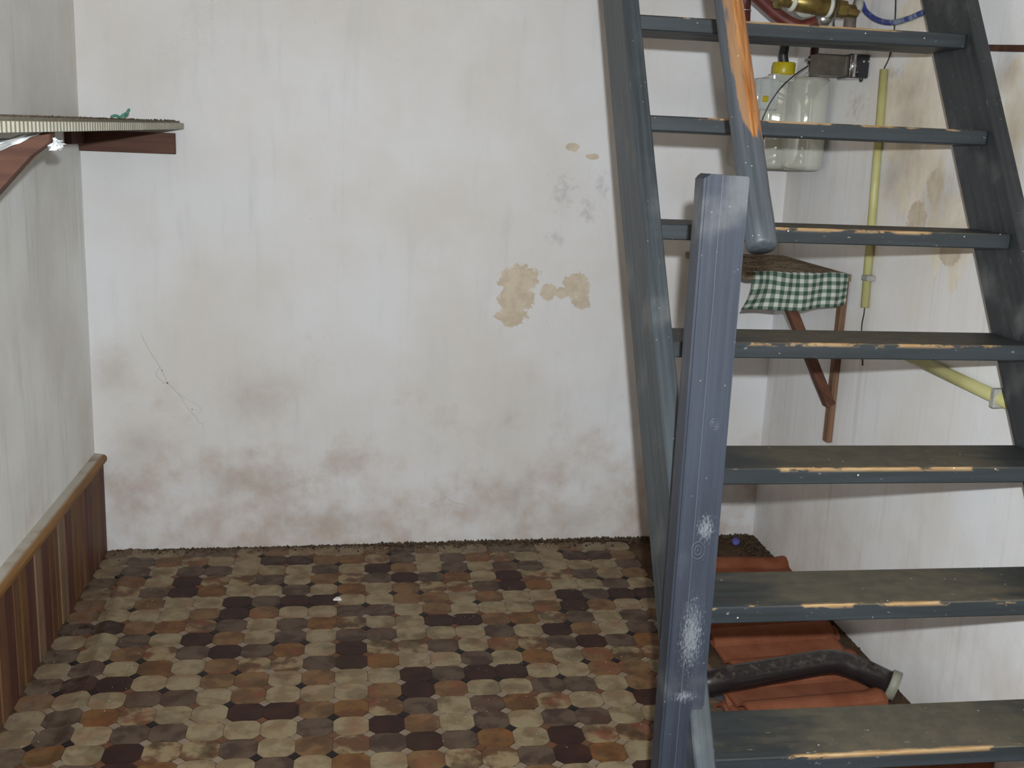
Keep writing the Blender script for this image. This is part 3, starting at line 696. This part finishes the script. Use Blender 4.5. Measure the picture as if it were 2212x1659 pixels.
tag(obj('dark_pipe', bm, simple('dark_pipe_paint', lin(84, 74, 68), lin(104, 92, 84), 20, .6), None, None, True), 'short dark upright pipe under the right end of the brass valve', 'pipe')
bm = NB(); lathe(bm, atY(1848, 12, YV), (1, 0, 0), [(0, .022), (.014, .024), (.018, .016)], 20)
obj('gasket', bm, m_clip, va, None, True)
mm = MT('blue_hose', .4, .4); n = mm.noise(mm.vm('MULTIPLY', mm.pos(), (18, 18, 18)), 1.6, 2); mm.col(mm.mix(mm.step(n, .46, .6), lin(50, 64, 128), lin(126, 138, 160))); m_bh = mm.m
bm = NB(); pts = [atR(1862, 6, .035), atR(1870, 24, .03), atR(1893, 42, .025), atR(1925, 49, .022), atR(1960, 41, .022), atR(1995, 27, .022), atR(2070, 2, .022)]
tube(bm, catmull(pts, 8), .0082, 12)
tag(obj('blue_hose', bm, m_bh, None, None, True), 'blue and pale ribbed hose sagging beside the right stair stringer', 'hose')
bm = NB(); tube(bm, catmull([atY(1812, -10, 3.22), atY(1806, 22, 3.215), atY(1801, 50, 3.22), atY(1803, 62, 3.23)], 6), .0028, 8)
tag(obj('black_wire', bm, m_blk), 'thin black wire hanging in front of the brass valve', 'cable')

# ------------------------------------------------------------------ clay roof tiles under the stairs
mm = MT('terracotta', .85, .15); P = mm.obj(); Q = mm.vm('ADD', P, mm.nd('ShaderNodeObjectInfo', out='Location'))
n = mm.noise(Q, 14, 5, .6); c = mm.mix(mm.step(n, .3, .7), lin(108, 60, 40), lin(123, 75, 53))
c = mm.mix(mm.f('MULTIPLY', mm.step(mm.noise(Q, 8, 5, .7), .55, .72), .5), c, lin(97, 70, 60)); mm.col(c); mm.bump(n, .3, .004); m_terra = mm.m
TLn, TWd = .40, .235
def roof_profile():
    pts = []
    N2 = 28
    for k in range(N2+1):
        t = k/N2; y = (t-.5)*TWd
        z = .025*max(0, math.sin(t*math.pi*2*1.5+.3))**.7 + .004
        pts.append((y, z))
    return pts
def roof_tile(M, label, group=None):
    bm = NB(); pr = roof_profile(); xs = [-.5, -.47, -.2, .1, .4, .47, .5]; T, B = [], []
    for q in xs:
        s_ = .003 if abs(q) > .49 else 0
        e = .006 if q > .45 else 0
        T.append([bm.verts.new((q*TLn, y, z+.012-s_+e)) for y, z in pr]); B.append([bm.verts.new((q*TLn, y, z)) for y, z in pr])
    n_ = len(pr)
    for a in range(len(xs)-1):
        for b in range(n_-1):
            bm.faces.new((T[a][b], T[a][b+1], T[a+1][b+1], T[a+1][b])); bm.faces.new((B[a][b], B[a+1][b], B[a+1][b+1], B[a][b+1]))
        bm.faces.new((T[a][0], T[a+1][0], B[a+1][0], B[a][0])); bm.faces.new((T[a][-1], B[a][-1], B[a+1][-1], T[a+1][-1]))
    for b in range(n_-1): bm.faces.new((T[0][b], B[0][b], B[0][b+1], T[0][b+1])); bm.faces.new((T[-1][b], T[-1][b+1], B[-1][b+1], B[-1][b]))
    # nibs on the lower end
    for yy in (-.06, .06): box(bm, (-TLn/2+.004, yy-.012, -.004), (-TLn/2+.02, yy+.012, .006))
    me = mesh('roof_tile', bm, m_terra)
    return tag(link('roof_tile', me, None, M), label, 'roof tile', group)
def TM_(x, y, z, rz=0, rx=0, ry=0): return Matrix.Translation((x, y, z)) @ Matrix.Rotation(math.radians(rz), 4, 'Z') @ Matrix.Rotation(math.radians(ry), 4, 'Y') @ Matrix.Rotation(math.radians(rx), 4, 'X')
grp = 'clay roof tiles lying under the stairs'
roof_tile(TM_(1.41, 3.49, .004, -4), 'orange clay roof tile farthest under the stairs, near the dirty back corner', grp)
roof_tile(TM_(1.33, 3.03, .004, 4), 'orange clay roof tile in the dark, bottom of the middle heap', grp)
roof_tile(TM_(1.30, 3.05, .038, 2), 'orange clay roof tile shaded by the stair tread, top back of the middle heap', grp)
roof_tile(TM_(1.30, 2.84, .030, 5, 9), 'orange clay roof tile leaning at the front of the middle heap, behind the black pipe', grp)
roof_tile(TM_(1.215, 2.48, .004, 8), 'orange clay roof tile lowest in the front stack below the black pipe', grp)
roof_tile(TM_(1.215, 2.49, .040, 6), 'middle orange clay roof tile of the front stack below the black pipe', grp)
roof_tile(TM_(1.21, 2.50, .076, 5), 'topmost orange clay roof tile of the front stack below the black pipe', grp)
roof_tile(TM_(1.40, 2.22, .004, 3), 'orange clay roof tile nearest the camera, mostly hidden under the lowest treads', grp)
roof_tile(TM_(1.36, 2.25, .040, 5), 'orange clay roof tile showing below the lowest visible tread', grp)
# black bent pipe on top
m_bp = MT('black_pipe', .28, .5); P = m_bp.pos(); m_bp.col(m_bp.mix(m_bp.f('MULTIPLY', m_bp.step(m_bp.noise(P, 60, 5, .7), .45, .75), m_bp.step(m_bp.sep(m_bp.nrm())[2], .2, .8)), lin(34, 28, 28), lin(84, 76, 64))); m_bp = m_bp.m
bp = empty('bent_pipe', (1.2, 2.6, .13), 'glossy black bent pipe lying across the orange roof tiles', 'pipe')
zp = .165
P0, P1, P2 = atZ(1470, 1484, zp+.01), atZ(1812, 1424, zp), atZ(1925, 1478, .125)
dirA = (P0-P1).normalized(); dirB = (P2-P1).normalized()
pts = [P0, P1+dirA*.2, P1+dirA*.06, P1+dirA*.03+dirB*.01, P1+dirA*.012+dirB*.02, P1+dirB*.05, P2]
path = [P0+(P1-P0)*t for t in (0, .3, .6)]+catmull([P1+dirA*.07, P1+dirA*.02+dirB*.012, P1+dirB*.06], 8)+[P2]
bm = NB(); tube(bm, path, .0335, 24); obj('tube', bm, m_bp, bp, None, True)
bm = NB(); d_ = (P2-P1).normalized()
lathe(bm, P2-d_*.008, d_, [(0, .035), (.002, .040), (.024, .041), (.024, .034), (.006, .033)], 28); obj('socket_rim', bm, simple('grey_rim', lin(120, 118, 104), lin(142, 138, 124), 20, .5), bp, None, True)
# slate offcut
c_ = atZ(1578, 1515, .012); bm = NB(); M = Matrix.Translation((c_.x+.005, c_.y, .0)) @ Matrix.Rotation(math.radians(-64), 4, 'Z')
box(bm, (-.11, -.022, .0), (.11, .022, .012), .002, M); tag(obj('slate_strip', bm, simple('slate', lin(51, 50, 53), lin(66, 64, 67), 20, .7)), 'narrow dark grey slate strip on the floor left of the front tile stack', 'slate')
# blue bottle cap in the corner
c_ = atZ(1590, 1166, .02); bm = NB(); lathe(bm, (c_.x, c_.y, .012), (-.3, -.8, .5), [(-.012, .016), (.006, .016), (.009, .013)], 20)
tag(obj('bottle_top', bm, simple('blue_plastic', lin(82, 82, 150), lin(66, 66, 128), 10, .5), None, None, True), 'small blue plastic bottle cap in the dirt by the back right corner', 'cap')

# ------------------------------------------------------------------ dirt, grit and small bits
R_ = random.Random(11)
pts = []
for _ in range(3200):
    x = R_.uniform(-.87, 1.6); d = abs(R_.gauss(0, .012 if R_.random() < .6 else .03)); dens = .5+.5*mn.noise((x*6, 0, 3))
    if R_.random() > dens+.35: continue
    pts.append((x, bwy(x)-.003-d, 0.0, R_.uniform(.002, .0075)*(1.25 if x > .1 else .85)))
crumbs('wall_foot_dirt', pts, m_soil, 'brown crumbled dirt along the foot of the back wall', 'dirt')
pts = []
for _ in range(900):
    t = R_.random()**1.3; y = 3.88-t*.75; x = rwx(y)-abs(R_.gauss(0, .05))*(1-t*.5)-.004
    pts.append((x, min(y, bwy(x)-.006), 0.0, R_.uniform(.003, .010)))
for _ in range(500):
    y = R_.uniform(2.2, 3.2); x = rwx(y)-abs(R_.gauss(0, .03))-.004
    pts.append((x, y, 0.0, R_.uniform(.002, .006)))
crumbs('corner_dirt', pts, simple('dark_soil', lin(46, 35, 27), lin(76, 63, 49), 50, .95, .1), 'dark loose soil heaped along the foot of the right wall behind the roof tiles', 'dirt')
pts = []
for _ in range(420):
    q = R_.random()
    if q < .35: x, y = R_.uniform(-.86, -.6), R_.uniform(2.5, 3.8)
    elif q < .7: x = R_.uniform(-.1, 1.05); y = 3.85-abs(R_.gauss(0, .08))
    else: x, y = R_.uniform(.2, .95), R_.uniform(2.4, 3.6)
    if abs(x-(-.775+(3.62-y)*.07)) < .05: continue
    pts.append((x, y, TH, R_.uniform(.0006, .0017)))
crumbs('plaster_specks', pts, m_white, 'tiny white plaster specks scattered on the patterned floor', 'specks')
c_ = atZ(729, 1294, .006); bm = NB()
prism(bm, [(c_.x-.015, c_.y-.006), (c_.x+.014, c_.y-.008), (c_.x+.010, c_.y+.010), (c_.x-.004, c_.y+.014)], 2, TH, TH+.007); chamfer(bm, .0015)
tag(obj('plaster_chip', bm, m_white), 'white plaster chip lying on a dark floor tile', 'chip')
# dusty line of debris on the shelf top
pts = []
for _ in range(320):
    y = R_.uniform(2.0, 3.78); pts.append((-.57-abs(R_.gauss(0, .02)), y, shz(y)+.0262, R_.uniform(.001, .0035)))
crumbs('shelf_dust', pts, m_soil, 'brown dust and crumbs along the top edge of the left wall shelf', 'dust')
# cobweb threads and a crack on the back wall
m_web = simple('cobweb_grey', lin(115, 106, 101), lin(144, 135, 127), 60, .9, .1)
cw = empty('cobweb', onback(370, 830), 'dirty grey cobweb thread on the back wall low on the left', 'cobweb')
def thread(pts, r=.0004):
    q = catmull([onback(u, v)-Vector((0, .002, 0)) for u, v in pts], 7)
    q = [p+Vector((mn.noise(p*60)*.004, 0, mn.noise(p*47+Vector((3, 3, 3)))*.004)) for p in q]
    bm = NB(); tube(bm, q, r, 5); return bm
obj('thread', thread([(305, 722), (322, 755), (345, 792), (362, 826), (385, 850), (408, 884), (440, 920)]), m_web, cw)
obj('thread', thread([(345, 792), (338, 808), (352, 826), (362, 826)]), m_web, cw)
obj('thread', thread([(385, 850), (412, 868), (434, 880), (432, 894)], .0003), m_web, cw)
for u, v, r in ((362, 827, .0028), (415, 884, .002), (350, 800, .002)):
    bm = NB(); bmesh.ops.create_icosphere(bm, subdivisions=1, radius=r, matrix=Matrix.Translation(onback(u, v)-Vector((0, .002, 0)))); obj('dirt_clot', bm, m_blk, cw)
bm = thread([(925, 1090), (948, 1082), (962, 1074), (980, 1084), (1010, 1092)], .0004)
tag(obj('plaster_crack', bm, m_web), 'fine dark hairline crack low on the back wall above the floor', 'crack')
